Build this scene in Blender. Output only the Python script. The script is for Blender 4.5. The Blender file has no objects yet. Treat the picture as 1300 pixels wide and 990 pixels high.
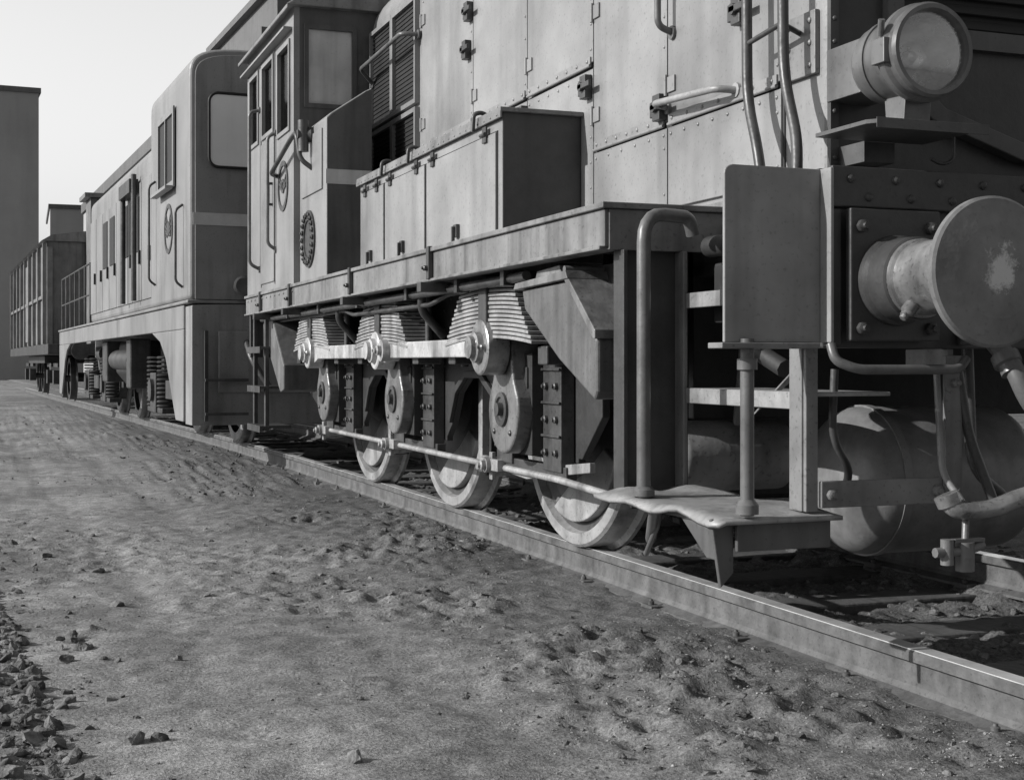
import bpy, bmesh, math, random
import numpy as np
from mathutils import Vector, Matrix
random.seed(3)
rng=np.random.default_rng(5)
scene=bpy.context.scene
COL=scene.collection

# ------------------------------------------------------------------ materials
def mat(name,c,rough=.5,metal=0.,var=.35,dirt=.4,scale=2.5,bump=.15,fine=70,streak=(7,7,.6),spec=.5,dcol=.02,lo=.5,hi=.72,speck=.8):
    m=bpy.data.materials.new(name); m.use_nodes=True
    nt=m.node_tree; N=nt.nodes; L=nt.links
    b=N['Principled BSDF']
    tc=N.new('ShaderNodeTexCoord')
    n1=N.new('ShaderNodeTexNoise'); n1.inputs['Scale'].default_value=scale; n1.inputs['Detail'].default_value=4; n1.inputs['Roughness'].default_value=.68
    L.new(tc.outputs['Object'],n1.inputs['Vector'])
    r1=N.new('ShaderNodeMapRange'); r1.inputs['From Min'].default_value=.3; r1.inputs['From Max'].default_value=.7
    L.new(n1.outputs['Fac'],r1.inputs['Value'])
    mx=N.new('ShaderNodeMix'); mx.data_type='RGBA'
    a=c*(1-var); d=c*(1+var*.5)
    mx.inputs['A'].default_value=(a,a,a,1); mx.inputs['B'].default_value=(d,d,d,1)
    L.new(r1.outputs['Result'],mx.inputs['Factor'])
    mp=N.new('ShaderNodeMapping'); mp.inputs['Scale'].default_value=streak
    L.new(tc.outputs['Object'],mp.inputs['Vector'])
    n2=N.new('ShaderNodeTexNoise'); n2.inputs['Scale'].default_value=1.; n2.inputs['Detail'].default_value=3; n2.inputs['Roughness'].default_value=.65
    L.new(mp.outputs['Vector'],n2.inputs['Vector'])
    r2=N.new('ShaderNodeMapRange'); r2.inputs['From Min'].default_value=lo; r2.inputs['From Max'].default_value=hi; r2.inputs['To Max'].default_value=dirt
    L.new(n2.outputs['Fac'],r2.inputs['Value'])
    mx2=N.new('ShaderNodeMix'); mx2.data_type='RGBA'; mx2.inputs['B'].default_value=(dcol,dcol,dcol,1)
    L.new(mx.outputs['Result'],mx2.inputs['A']); L.new(r2.outputs['Result'],mx2.inputs['Factor'])
    n3=N.new('ShaderNodeTexNoise'); n3.inputs['Scale'].default_value=fine; n3.inputs['Detail'].default_value=2
    L.new(tc.outputs['Object'],n3.inputs['Vector'])
    r3=N.new('ShaderNodeMapRange'); r3.inputs['From Min'].default_value=.6; r3.inputs['From Max'].default_value=.72; r3.inputs['To Max'].default_value=dirt*speck
    L.new(n3.outputs['Fac'],r3.inputs['Value'])
    mx3=N.new('ShaderNodeMix'); mx3.data_type='RGBA'; mx3.inputs['B'].default_value=(dcol*1.5,)*3+(1,)
    L.new(mx2.outputs['Result'],mx3.inputs['A']); L.new(r3.outputs['Result'],mx3.inputs['Factor'])
    L.new(mx3.outputs['Result'],b.inputs['Base Color'])
    rr=N.new('ShaderNodeMapRange'); rr.inputs['To Min'].default_value=max(.05,rough-.15); rr.inputs['To Max'].default_value=min(1,rough+.2)
    L.new(n1.outputs['Fac'],rr.inputs['Value']); L.new(rr.outputs['Result'],b.inputs['Roughness'])
    b.inputs['Metallic'].default_value=metal
    b.inputs['Specular IOR Level'].default_value=spec
    if bump>0:
        nb=N.new('ShaderNodeTexNoise'); nb.inputs['Scale'].default_value=fine*.25; nb.inputs['Detail'].default_value=3; nb.inputs['Roughness'].default_value=.6
        L.new(tc.outputs['Object'],nb.inputs['Vector'])
        bp=N.new('ShaderNodeBump'); bp.inputs['Strength'].default_value=bump; bp.inputs['Distance'].default_value=.012
        L.new(nb.outputs['Fac'],bp.inputs['Height']); L.new(bp.outputs['Normal'],b.inputs['Normal'])
    return m
PAINT=mat('weathered_light_paint',.27,.40,0,.34,.5,1.3,.16,streak=(3.2,3.2,.45),lo=.49,hi=.8,speck=.6)
PAINT2=mat('cab_paint',.25,.4,0,.28,.45,1.6,.12,streak=(3.5,3.5,.5),lo=.5,hi=.8)
GREYP=mat('step_plate_paint',.27,.5,0,.3,.5,3,.15,dcol=.07)
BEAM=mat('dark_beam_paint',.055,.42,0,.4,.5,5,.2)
SHADE=mat('shade_dark_end_paint',.10,.5,0,.35,.5,3,.15)  # shade painted in for locker and cab ends; shared by front fittings
SANDP=mat('sandbox_paint',.14,.45,0,.35,.55,4,.2)
DECK=mat('deck_edge_paint',.21,.42,0,.35,.6,4,.2)
DARK=mat('grimy_underframe',.03,.6,.0,.5,.6,6,.4,fine=40,dcol=.01)
DARK2=mat('oily_iron',.07,.40,.1,.5,.6,5,.3,fine=50,dcol=.01)
STEEL=mat('bare_steel',.58,.34,.3,.35,.6,7,.2,dcol=.08)
SHANK=mat('greasy_buffer_steel',.34,.28,.5,.5,.7,8,.25,dcol=.03)
SPRING=mat('spring_steel',.32,.5,.1,.4,.5,8,.2,dcol=.03)
CRANK=mat('greasy_crank_steel',.20,.34,.25,.45,.75,7,.25,dcol=.02)
WHEEL=mat('wheel_steel',.36,.40,.15,.4,.7,6,.25,dcol=.04)
WEB=mat('wheel_web',.09,.5,.1,.4,.6,6,.25,dcol=.02)
HEAD_M=mat('worn_buffer_steel',.20,.42,.1,.35,.5,6,.2,dcol=.06)
PIPE=mat('painted_pipe',.14,.36,.1,.3,.4,8,.1)
TREAD=mat('step_metal',.30,.48,.1,.35,.6,8,.25,dcol=.05)
WHITE=mat('white_band_paint',.55,.5,0,.15,.3,5,.1,dcol=.2)
RAILM=mat('rusty_rail_side',.13,.6,.1,.45,.6,9,.4,fine=90)
RAILT=mat('rail_running_surface',.6,.3,.4,.25,.4,5,.05,dcol=.15)
WOOD=mat('weathered_timber',.07,.85,0,.5,.6,3,.5,streak=(20,1,20))
BLACK=mat('black_grille',.015,.6,0,.3,.2,5,.1)
GAP=mat('panel_gap_paint',.05,.6,0,.3,.2,5,0)
LOCO2=mat('second_loco_paint',.235,.45,0,.22,.4,1.2,.1,streak=(2.5,2.5,.5))
LOCO2D=mat('second_loco_nose_paint',.26,.45,0,.25,.4,1.2,.1)
VAN=mat('wagon_boards',.17,.7,0,.4,.6,3,.3,streak=(9,9,.5))
CONC=mat('concrete_wall',.32,.8,0,.15,.3,.3,.1,fine=8,streak=(.6,.6,.08),dcol=.15)
CONC2=mat('rendered_wall',.4,.8,0,.12,.3,.3,.1,fine=8,streak=(.6,.6,.08),dcol=.2)
ROOFM=mat('building_roof_edge',.14,.8,0,.2,.3,.5,.1,fine=8)
GLASSD=mat('dark_window_glass',.05,.1,0,.2,.2,3,0,spec=.9)
GLASSL=mat('pale_window_glass',.9,.12,0,.08,.1,2,0,spec=.9,dcol=.5)  # near-white base stands in for bright sky in the windscreens
GLASSM=mat('reflection_tone_glass',.6,.12,0,.25,.4,2,0,spec=.9,dcol=.15)  # grey base stands in for reflections in the cab front panes
CHROME=mat('lamp_casing',.16,.33,.3,.3,.4,6,.08)
REFL=mat('lamp_reflector',.85,.22,.6,.12,.3,14,.3,dcol=.3)
def buffermat():
    m=HEAD_M.copy(); m.name='scuffed_buffer_face'; nt=m.node_tree;N=nt.nodes;L=nt.links; b=N['Principled BSDF']
    src=b.inputs['Base Color'].links[0].from_socket
    tc=N.new('ShaderNodeTexCoord'); mp=N.new('ShaderNodeMapping'); mp.inputs['Scale'].default_value=(1.25,1,1); L.new(tc.outputs['Object'],mp.inputs['Vector'])
    mp.inputs['Location'].default_value=(.845*1.25,4.38,-1.06)
    ln=N.new('ShaderNodeVectorMath'); ln.operation='LENGTH'; L.new(mp.outputs[0],ln.inputs[0])
    nz=N.new('ShaderNodeTexNoise'); nz.inputs['Scale'].default_value=18; nz.inputs['Detail'].default_value=5; nz.inputs['Roughness'].default_value=.8; L.new(tc.outputs['Object'],nz.inputs['Vector'])
    ad=N.new('ShaderNodeMath'); ad.operation='MULTIPLY_ADD'; ad.inputs[1].default_value=.24; L.new(nz.outputs['Fac'],ad.inputs[0]); L.new(ln.outputs['Value'],ad.inputs[2])
    mr=N.new('ShaderNodeMapRange'); mr.inputs['From Min'].default_value=.15; mr.inputs['From Max'].default_value=.185; mr.inputs['To Min'].default_value=.85; mr.inputs['To Max'].default_value=0; L.new(ad.outputs[0],mr.inputs['Value'])
    mx=N.new('ShaderNodeMix'); mx.data_type='RGBA'; mx.inputs['B'].default_value=(.62,.62,.62,1); L.new(src,mx.inputs['A']); L.new(mr.outputs[0],mx.inputs['Factor']); L.new(mx.outputs['Result'],b.inputs['Base Color'])
    return m
FACE=buffermat()
def glass(name,f,t_):
    m=bpy.data.materials.new(name); m.use_nodes=True
    nt=m.node_tree; N=nt.nodes; L=nt.links
    for n in list(N): N.remove(n)
    o=N.new('ShaderNodeOutputMaterial'); t=N.new('ShaderNodeBsdfTransparent'); g=N.new('ShaderNodeBsdfGlossy'); g.inputs['Roughness'].default_value=.06
    t.inputs['Color'].default_value=(t_,t_,t_,1)
    x=N.new('ShaderNodeMixShader'); x.inputs[0].default_value=f
    L.new(t.outputs[0],x.inputs[1]); L.new(g.outputs[0],x.inputs[2]); L.new(x.outputs[0],o.inputs[0])
    return m
GLASS=glass('clear_glass',.12,.7)
LENS=glass('lamp_glass',.22,.92)

# ------------------------------------------------------------------ mesh builder
OFF=Vector((0,0,0))
class M:
    def __init__(s): s.v=[]; s.f=[]; s.sm=[]
    def add(s,vs,fs,smooth=False):
        o=len(s.v); s.v+= [tuple(v) for v in vs]
        for f in fs: s.f.append([i+o for i in f]); s.sm.append(smooth)
        return s
    def box(s,x0,x1,y0,y1,z0,z1):
        vs=[(x,y,z) for x in (x0,x1) for y in (y0,y1) for z in (z0,z1)]
        return s.add(vs,[(0,1,3,2),(4,6,7,5),(0,4,5,1),(2,3,7,6),(0,2,6,4),(1,5,7,3)])
    def prism(s,poly,a,b,ax='x'):
        n=len(poly)
        def P(p,t):
            if ax=='x': return (t,p[0],p[1])
            if ax=='y': return (p[0],t,p[1])
            return (p[0],p[1],t)
        vs=[P(p,a) for p in poly]+[P(p,b) for p in poly]
        fs=[list(range(n)),list(range(2*n-1,n-1,-1))]+[(i,(i+1)%n,n+(i+1)%n,n+i) for i in range(n)]
        return s.add(vs,fs)
    def lathe(s,prof,o,axis,n=24,caps=True,join=False):
        axis=Vector(axis).normalized(); o=Vector(o)
        t=Vector((0,0,1)) if abs(axis.z)<.9 else Vector((1,0,0))
        u=axis.cross(t).normalized(); w=axis.cross(u)
        vs=[];
        for a,r in prof:
            for i in range(n):
                th=2*math.pi*i/n
                vs.append(o+axis*a+(u*math.cos(th)+w*math.sin(th))*max(r,1e-4))
        if join:
            s.add(vs,[(k*n+i,k*n+(i+1)%n,(k+1)*n+(i+1)%n,(k+1)*n+i) for k in range(len(prof)-1) for i in range(n)],True)
        else:
            for k in range(len(prof)-1):
                q=vs[k*n:(k+2)*n]
                s.add(q,[(i,(i+1)%n,n+(i+1)%n,n+i) for i in range(n)],True)
        if caps:
            s.add(vs[:n],[list(range(n))]); s.add(vs[-n:],[list(range(n))])
        return s
    def cyl(s,p0,p1,r,r1=None,n=16):
        p0=Vector(p0);p1=Vector(p1)
        return s.lathe([(0,r),((p1-p0).length,r if r1 is None else r1)],p0,p1-p0,n)
    def tube(s,pts,r,n=8,fil=.05,caps=True):
        pts=[Vector(p) for p in pts]
        q=[pts[0]]
        for i in range(1,len(pts)-1):
            a,b,c=pts[i-1],pts[i],pts[i+1]
            d=min(fil,(a-b).length*.45,(c-b).length*.45)
            A=b+(a-b).normalized()*d; C=b+(c-b).normalized()*d
            for k in range(6):
                t=k/5; q.append(A*(1-t)**2+b*2*t*(1-t)+C*t*t)
        q.append(pts[-1])
        T=[]
        for i in range(len(q)):
            a=q[max(0,i-1)];b=q[min(len(q)-1,i+1)]; T.append((b-a).normalized())
        u=T[0].cross(Vector((0,0,1)) if abs(T[0].z)<.9 else Vector((1,0,0))).normalized()
        vs=[]
        for i,p in enumerate(q):
            u=(u-T[i]*u.dot(T[i])).normalized(); w=T[i].cross(u)
            for k in range(n):
                th=2*math.pi*k/n; vs.append(p+(u*math.cos(th)+w*math.sin(th))*r)
        fs=[(i*n+k,i*n+(k+1)%n,(i+1)*n+(k+1)%n,(i+1)*n+k) for i in range(len(q)-1) for k in range(n)]
        s.add(vs,fs,True)
        s.add(vs[:n],[list(range(n))]); s.add(vs[-n:],[list(range(n))])
        return s
    def rivet(s,p,nrm,r=.012):
        return s.lathe([(0,r),(r*.4,r*.85),(r*.7,r*.4),(r*.75,0)],p,nrm,8,False)
    def rivets(s,p0,p1,n,nrm,r=.012):
        p0=Vector(p0);p1=Vector(p1)
        for i in range(n): s.rivet(p0.lerp(p1,i/(n-1) if n>1 else 0),nrm,r)
        return s
    def nut(s,p,nrm,r=.02,h=.015):
        return s.lathe([(0,r),(h,r),(h*1.3,r*.6),(h*1.8,r*.5)],p,nrm,6)
    def obj(s,name,m,parent=None,bevel=0,seg=2,label=None,off=None):
        o=OFF if off is None else off
        me=bpy.data.meshes.new(name)
        me.from_pydata([(a-o[0],b-o[1],c-o[2]) for a,b,c in s.v],[],s.f)
        me.polygons.foreach_set('use_smooth',s.sm)
        bm=bmesh.new(); bm.from_mesh(me); bmesh.ops.recalc_face_normals(bm,faces=bm.faces); bm.to_mesh(me); bm.free()
        me.materials.append(m)
        ob=bpy.data.objects.new(name,me); COL.objects.link(ob)
        if parent: ob.parent=parent
        if bevel:
            md=ob.modifiers.new('b','BEVEL'); md.width=bevel; md.segments=seg; md.limit_method='ANGLE'; md.angle_limit=math.radians(40)
        if label: ob['label']=label
        return ob
def root(name,loc,label,cat,rz=0,group=None):
    e=bpy.data.objects.new(name,None); COL.objects.link(e); e.location=loc; e.rotation_euler=(0,0,rz); e.empty_display_size=.3
    e['label']=label; e['category']=cat
    if group: e['group']=group
    return e
def arc(cx,cy,r,a0,a1,n=8):
    return [(cx+r*math.cos(math.radians(a0+(a1-a0)*i/n)),cy+r*math.sin(math.radians(a0+(a1-a0)*i/n))) for i in range(n+1)]
def tank(L_,r,d):
    a=[(d-d*math.cos(math.pi/2*i/9),r*math.sin(math.pi/2*i/9)) for i in range(10)]
    return a+[(L_-x,q) for x,q in a[::-1]]
def wall(m,ax,t0,t1,a0,a1,z0,z1,holes):
    A=sorted({a0,a1}|{h[0] for h in holes}|{h[1] for h in holes}); Z=sorted({z0,z1}|{h[2] for h in holes}|{h[3] for h in holes})
    for i in range(len(A)-1):
        for j in range(len(Z)-1):
            ca=(A[i]+A[i+1])/2; cz=(Z[j]+Z[j+1])/2
            if any(h[0]<ca<h[1] and h[2]<cz<h[3] for h in holes): continue
            if ax=='x': m.box(t0,t1,A[i],A[i+1],Z[j],Z[j+1])
            else: m.box(A[i],A[i+1],t0,t1,Z[j],Z[j+1])

# ------------------------------------------------------------------ track geometry
def off(y):
    y=np.asarray(y,float)
    return np.where(y<9,0,np.where(y<17,(y-9)**2/340.,.188+.047*(y-17)))
HEAD=.047
CX=3.23; RG=.75

# ------------------------------------------------------------------ ground
def lat(ix,iy,seed):
    h=(ix.astype(np.int64)*374761393+iy.astype(np.int64)*668265263+seed*974711)&0x7fffffff
    h=((h^(h>>13))*1274126177)&0x7fffffff
    return ((h^(h>>16))&0xffff)/65535.
def vn(x,y,s,seed):
    x=x*s;y=y*s; ix=np.floor(x);iy=np.floor(y);fx=x-ix;fy=y-iy
    fx=fx*fx*(3-2*fx);fy=fy*fy*(3-2*fy)
    a=lat(ix,iy,seed);b=lat(ix+1,iy,seed);c=lat(ix,iy+1,seed);d=lat(ix+1,iy+1,seed)
    return (a*(1-fx)+b*fx)*(1-fy)+(c*(1-fx)+d*fx)*fy
def fbm(x,y,s,o,seed):
    r=0;a=.5;t=0
    for i in range(o):
        c_,s_=math.cos(.6*i+.3),math.sin(.6*i+.3)
        r=r+a*vn(c_*x-s_*y+i*3.7,s_*x+c_*y+i*1.3,s*2.03**i,seed+i); t+=a; a*=.5
    return r/t-.5
def ss(a,b,x):
    t=np.clip((x-a)/(b-a),0,1); return t*t*(3-2*t)
def gh(x,y):
    u=x+off(y)
    z=-.135+.04*fbm(x,y,.6,3,1)
    near=1-ss(18,40,np.abs(y))
    patch=ss(-.02,.16,fbm(x,y,1.3,3,77))
    side=np.exp(-((u-1.95)/.5)**2)*(.3+.7*patch)
    pile=ss(.2,-.6,x+.07*(y-4))*ss(10,6,y)
    rough=.30+.9*side+.9*pile+ .8*ss(2.5,2.7,u)*(1-ss(4.3,4.8,u))+.40*patch
    z=z+near*(.03*fbm(x,y,4,3,11)*rough+.055*fbm(x,y,14,3,21)*rough)
    wv=.12*fbm(x*0+1.,y,.35,2,55)
    for xr,w in ((.62,.10),(1.22,.13)):
        z=z-.012*np.exp(-((x+wv-xr+.035*(y-4))/w)**2)*near*(.6+.8*(fbm(x,y,1.5,2,66)+.5))
    z=z+.08*pile+.01*side
    ins=ss(2.52,2.7,u)*(1-ss(3.78,3.95,u)); z=z-.045*ins
    rl=np.minimum(np.abs(u-(CX-RG)),np.abs(u-(CX+RG)))
    z=np.where(rl<.10,np.minimum(z,-.124),z)
    return z
xs=np.concatenate([-np.geomspace(700,1.6,45),np.arange(-1.5,4.6,.017),np.geomspace(4.65,700,40)])
ys=np.concatenate([-np.geomspace(500,1,25),np.arange(-.9,2.4,.2),np.arange(2.45,9.5,.017),np.geomspace(9.53,1200,240)])
X,Y=np.meshgrid(xs,ys); Zg=gh(X,Y)
nx=len(xs);ny=len(ys)
V=np.stack([X.ravel(),Y.ravel(),Zg.ravel()],1)
idx=np.arange(nx*ny).reshape(ny,nx)
F=np.stack([idx[:-1,:-1].ravel(),idx[:-1,1:].ravel(),idx[1:,1:].ravel(),idx[1:,:-1].ravel()],1)
def npmesh(name,V,F,m,smooth=True):
    me=bpy.data.meshes.new(name); me.vertices.add(len(V)); me.vertices.foreach_set('co',V.astype(np.float32).ravel())
    k=F.shape[1]; me.loops.add(F.size); me.loops.foreach_set('vertex_index',F.astype(np.int32).ravel())
    me.polygons.add(len(F)); me.polygons.foreach_set('loop_start',np.arange(0,F.size,k,dtype=np.int32))
    me.polygons.foreach_set('use_smooth',np.full(len(F),smooth)); me.update(calc_edges=True); me.validate()
    me.materials.append(m); o=bpy.data.objects.new(name,me); COL.objects.link(o); return o
def groundmat():
    m=bpy.data.materials.new('trodden_cinder_ground'); m.use_nodes=True; nt=m.node_tree;N=nt.nodes;L=nt.links;b=N['Principled BSDF']
    tc=N.new('ShaderNodeTexCoord')
    def noise(s,d,r=.6):
        n=N.new('ShaderNodeTexNoise'); n.inputs['Scale'].default_value=s;n.inputs['Detail'].default_value=d;n.inputs['Roughness'].default_value=r; L.new(tc.outputs['Object'],n.inputs['Vector']); return n
    a=noise(.8,5,.65); c=noise(9,5,.7); f=noise(85,3,.75)
    ra=N.new('ShaderNodeValToRGB'); ra.color_ramp.elements[0].position=.36; ra.color_ramp.elements[0].color=(.155,.155,.155,1); ra.color_ramp.elements[1].position=.62; ra.color_ramp.elements[1].color=(.275,.275,.275,1)
    L.new(a.outputs['Fac'],ra.inputs[0])
    def mr(src,lo,hi):
        r=N.new('ShaderNodeMapRange'); r.inputs['From Min'].default_value=.3;r.inputs['From Max'].default_value=.7;r.inputs['To Min'].default_value=lo;r.inputs['To Max'].default_value=hi; L.new(src.outputs['Fac'],r.inputs['Value']); return r
    rc=mr(c,.62,1.3); rf=mr(f,.45,1.55)
    mu=N.new('ShaderNodeMath');mu.operation='MULTIPLY';L.new(rc.outputs[0],mu.inputs[0]);L.new(rf.outputs[0],mu.inputs[1])
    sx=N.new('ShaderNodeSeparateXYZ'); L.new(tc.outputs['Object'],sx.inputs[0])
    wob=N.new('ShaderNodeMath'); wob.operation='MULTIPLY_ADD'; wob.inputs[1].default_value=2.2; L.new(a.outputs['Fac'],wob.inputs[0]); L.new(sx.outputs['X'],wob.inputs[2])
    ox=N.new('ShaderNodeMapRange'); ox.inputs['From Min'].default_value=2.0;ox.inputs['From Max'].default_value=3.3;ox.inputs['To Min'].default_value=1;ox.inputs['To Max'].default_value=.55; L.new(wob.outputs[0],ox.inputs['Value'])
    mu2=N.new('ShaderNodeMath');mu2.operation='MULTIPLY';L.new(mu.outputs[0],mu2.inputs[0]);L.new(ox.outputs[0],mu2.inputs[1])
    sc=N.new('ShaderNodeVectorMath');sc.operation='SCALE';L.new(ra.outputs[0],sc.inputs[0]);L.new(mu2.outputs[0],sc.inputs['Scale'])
    L.new(sc.outputs[0],b.inputs['Base Color']); b.inputs['Roughness'].default_value=.95; b.inputs['Specular IOR Level'].default_value=.15
    bp=N.new('ShaderNodeBump');bp.inputs['Strength'].default_value=.75;bp.inputs['Distance'].default_value=.009;L.new(f.outputs['Fac'],bp.inputs['Height']);L.new(bp.outputs[0],b.inputs['Normal'])
    return m
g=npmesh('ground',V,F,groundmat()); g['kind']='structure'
def stonemat(name,lo,hi):
    m=bpy.data.materials.new(name); m.use_nodes=True; nt=m.node_tree;N=nt.nodes;L=nt.links;b=N['Principled BSDF']
    tc=N.new('ShaderNodeTexCoord'); n=N.new('ShaderNodeTexNoise'); n.inputs['Scale'].default_value=18; n.inputs['Detail'].default_value=4;L.new(tc.outputs['Object'],n.inputs['Vector'])
    r=N.new('ShaderNodeValToRGB'); r.color_ramp.elements[0].position=.38;r.color_ramp.elements[0].color=(lo,lo,lo,1);r.color_ramp.elements[1].position=.68;r.color_ramp.elements[1].color=(hi,hi,hi,1)
    L.new(n.outputs['Fac'],r.inputs[0]);L.new(r.outputs[0],b.inputs['Base Color']);b.inputs['Roughness'].default_value=.9; b.inputs['Specular IOR Level'].default_value=.25
    n2=N.new('ShaderNodeTexNoise');n2.inputs['Scale'].default_value=90;L.new(tc.outputs['Object'],n2.inputs['Vector'])
    bp=N.new('ShaderNodeBump');bp.inputs['Strength'].default_value=.7;bp.inputs['Distance'].default_value=.01;L.new(n2.outputs['Fac'],bp.inputs['Height']);L.new(bp.outputs[0],b.inputs['Normal'])
    return m
def ico(sub):
    bm=bmesh.new(); bmesh.ops.create_icosphere(bm,subdivisions=sub,radius=1); v=np.array([x.co[:] for x in bm.verts]); f=np.array([[w.index for w in q.verts] for q in bm.faces]); bm.free(); return v,f
def rocks(name,P,S,sub,m,label,flat=.6):
    v0,f0=ico(sub); n=len(P); k=len(v0)
    shapes=[]
    for i in range(14):
        d=v0*rng.uniform(.6,1.15,(1,3)); 
        for _ in range(6):
            nn=rng.normal(size=3);nn/=np.linalg.norm(nn);c=rng.uniform(.35,.75)
            dd=d@nn; d=d-np.outer(np.maximum(dd-c*.8,0),nn)
        d=d*(1+rng.uniform(-.13,.13,(k,1))); shapes.append(d)
    out=np.zeros((n,k,3))
    for i in range(n):
        a=rng.uniform(0,6.28);c,s=math.cos(a),math.sin(a);d=shapes[i%14]*S[i]
        R=np.array([[c,-s,0],[s,c,0],[0,0,1]]);d=d@R.T;d[:,2]*=flat
        out[i]=d+P[i]
    F=(f0[None]+np.arange(n)[:,None,None]*k).reshape(-1,3)
    o=npmesh(name,out.reshape(-1,3),F,m,False); o['kind']='stuff'; o['label']=label; return o
def scatter(n,fx,fy,smin,smax,p=2.5,lift=0.,clump=None):
    y=fy(n);x=fx(n,y);s=smin+(smax-smin)*rng.uniform(0,1,n)**p
    u=x+off(y); rl=np.minimum(np.abs(u-(CX-RG)),np.abs(u-(CX+RG)))
    k=rl>.08+s
    if clump is not None: k&=(fbm(x,y,1.3,3,77)+.5)>rng.uniform(clump-.14,clump+.14,n)
    x,y,s=x[k],y[k],s[k]
    return np.stack([x,y,gh(x,y)+s*lift],1),s
P1,S1=scatter(42000,lambda n,y:rng.uniform(-1.4,2.5,n),lambda n:2.6+rng.uniform(0,1,n)**1.5*13,.0025,.009,3,clump=.48)
P2,S2=scatter(4200,lambda n,y:np.clip(rng.normal(1.85,.5,n),.3,2.42),lambda n:2.6+rng.uniform(0,1,n)**1.3*14,.007,.030,5,-.1,clump=.54)
P3,S3=scatter(3000,lambda n,y:rng.uniform(2.55,4.9,n),lambda n:2.3+rng.uniform(0,1,n)**1.2*12,.01,.04,2)
P4,S4=scatter(3000,lambda n,y:.14-.07*(y-4)-np.abs(rng.normal(0,.28,n))+np.where(rng.uniform(0,1,n)<.15,rng.exponential(.16,n),0),lambda n:rng.uniform(3.0,8.8,n),.006,.046,3.2,.05)
P5,S5=scatter(1500,lambda n,y:rng.uniform(-2,2.4,n),lambda n:rng.uniform(3,26,n),.007,.024,4,clump=.5)
rocks('pebbles',P1,S1,1,stonemat('pebble_stone',.10,.34),'small crumbs and pebbles scattered over the trodden ground')
rocks('gravel',np.concatenate([P2,P3,P5]),np.concatenate([S2,S3,S5]),2,stonemat('clinker_stone',.07,.20),'dark clinker and clods beside the rails')
rocks('stone_heap',P4,S4,2,stonemat('coal_like_stone',.06,.22),'low heap of dark broken lumps on the cinder path',.75)

# ------------------------------------------------------------------ rails and sleepers
def rail(side,label):
    xc=CX+side*RG
    prof=[(-.07,-.15),(.07,-.15),(.07,-.139),(.02,-.126),(.009,-.11),(.009,-.045),(.034,-.034),(.034,-.008),(.028,-.002),(-.028,-.002),(-.034,-.008),(-.034,-.034),(-.009,-.045),(-.009,-.11),(-.02,-.126),(-.07,-.139)]
    yy=np.concatenate([np.linspace(-8,9,4),np.linspace(9.5,17,16),np.linspace(20,47,6)])
    e=root('rail',(xc,5,0),label,'rail',group='pair of running rails')
    OFFl=(xc,5,0)
    n=len(prof);m=M();vs=[]
    for y in yy:
        for a,b in prof: vs.append((xc+a-float(off(y)),float(y),b))
    fs=[(i*n+k,i*n+(k+1)%n,(i+1)*n+(k+1)%n,(i+1)*n+k) for i in range(len(yy)-1) for k in range(n)]
    m.add(vs,fs); m.obj('rail_body',RAILM,e,off=OFFl)
    m=M();vs=[]
    p2=[(-.029,-.005),(.029,-.005),(.028,0.0),(-.028,0.0)]
    for y in yy:
        for a,b in p2: vs.append((xc+a-float(off(y)),float(y),b))
    m.add(vs,[(i*4+k,i*4+(k+1)%4,(i+1)*4+(k+1)%4,(i+1)*4+k) for i in range(len(yy)-1) for k in range(4)])
    m.obj('running_surface',RAILT,e,off=OFFl)
    for y in np.arange(2.2,16,.66)+.0:
        o_=float(off(y)); m=M()
        m.box(xc-o_-.10,xc-o_+.10,y-.05,y+.05,-.16,-.151)
        for sg in (-1,1):
            a,b=sorted((xc-o_+sg*.05,xc-o_+sg*.10))
            m.box(a,b,y-.045,y+.045,-.1505,-.128)
            m.nut((xc-o_+sg*.078,y,-.128),(0,0,1),.013,.012)
        m.obj('rail_clip',RAILM,e,.002,1,off=OFFl)
rail(-1,'worn steel rail with polished top beside the cinder path')
rail(1,'worn steel rail with polished top beneath the locomotives')
for i,y in enumerate(np.arange(.9,26,.66)):
    o_=float(off(y)); m=M(); w=.12
    x0,x1=CX-o_-1.12,CX-o_+1.3
    m.box(-(x1-x0)/2,(x1-x0)/2,-w,w,-.12,0)
    ob=m.obj('railway_sleeper',WOOD,None,.01,2,off=(0,0,0)); ob.location=((x0+x1)/2,y,-.163); ob.rotation_euler=(0,0,random.uniform(-.01,.01))
    ob['label']='half buried weathered timber sleeper under the rails';ob['category']='sleeper';ob['group']='sleepers under the track'

# ------------------------------------------------------------------ SHUNTER
OFF=Vector((CX,7.2,0))
L1=root('shunting_locomotive',OFF,'heavy three-axle shunting locomotive with side rods, tall hood and cab','locomotive')
AX=[5.64,7.41,9.18]; WR=.615; TH=.27
def mx(x): return 2*CX-x
m=M()
poly=[(4.98,1.27),(4.98,.60),(5.18,.42)]
for i,a in enumerate(AX):
    poly+=[(a-.42,.42),(a-.42,.40),(a+.42,.40),(a+.42,.42)]
    if i<2:
        poly+=[(a+.52,.5),(a+.62,.66),(a+.78,.74),(a+1.0,.74),(a+1.15,.66),(a+1.25,.5)]
poly+=[(10.0,.45),(10.9,.75),(10.9,1.27)]
m.prism(poly,2.255,2.29); m.prism(poly,mx(2.255),mx(2.29))
m.box(2.3,4.16,4.3,4.34,.62,1.25)
m.box(2.3,4.16,3.55,10.9,1.12,1.25)
for a in AX: m.rivets((2.255,a-.5,1.16),(2.255,a+.5,1.16),9,(-1,0,0),.014)
for k in range(9):
    y=5.05+.66*k; m.rivets((2.255,y,.8),(2.255,y,1.1),4,(-1,0,0),.013)
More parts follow.
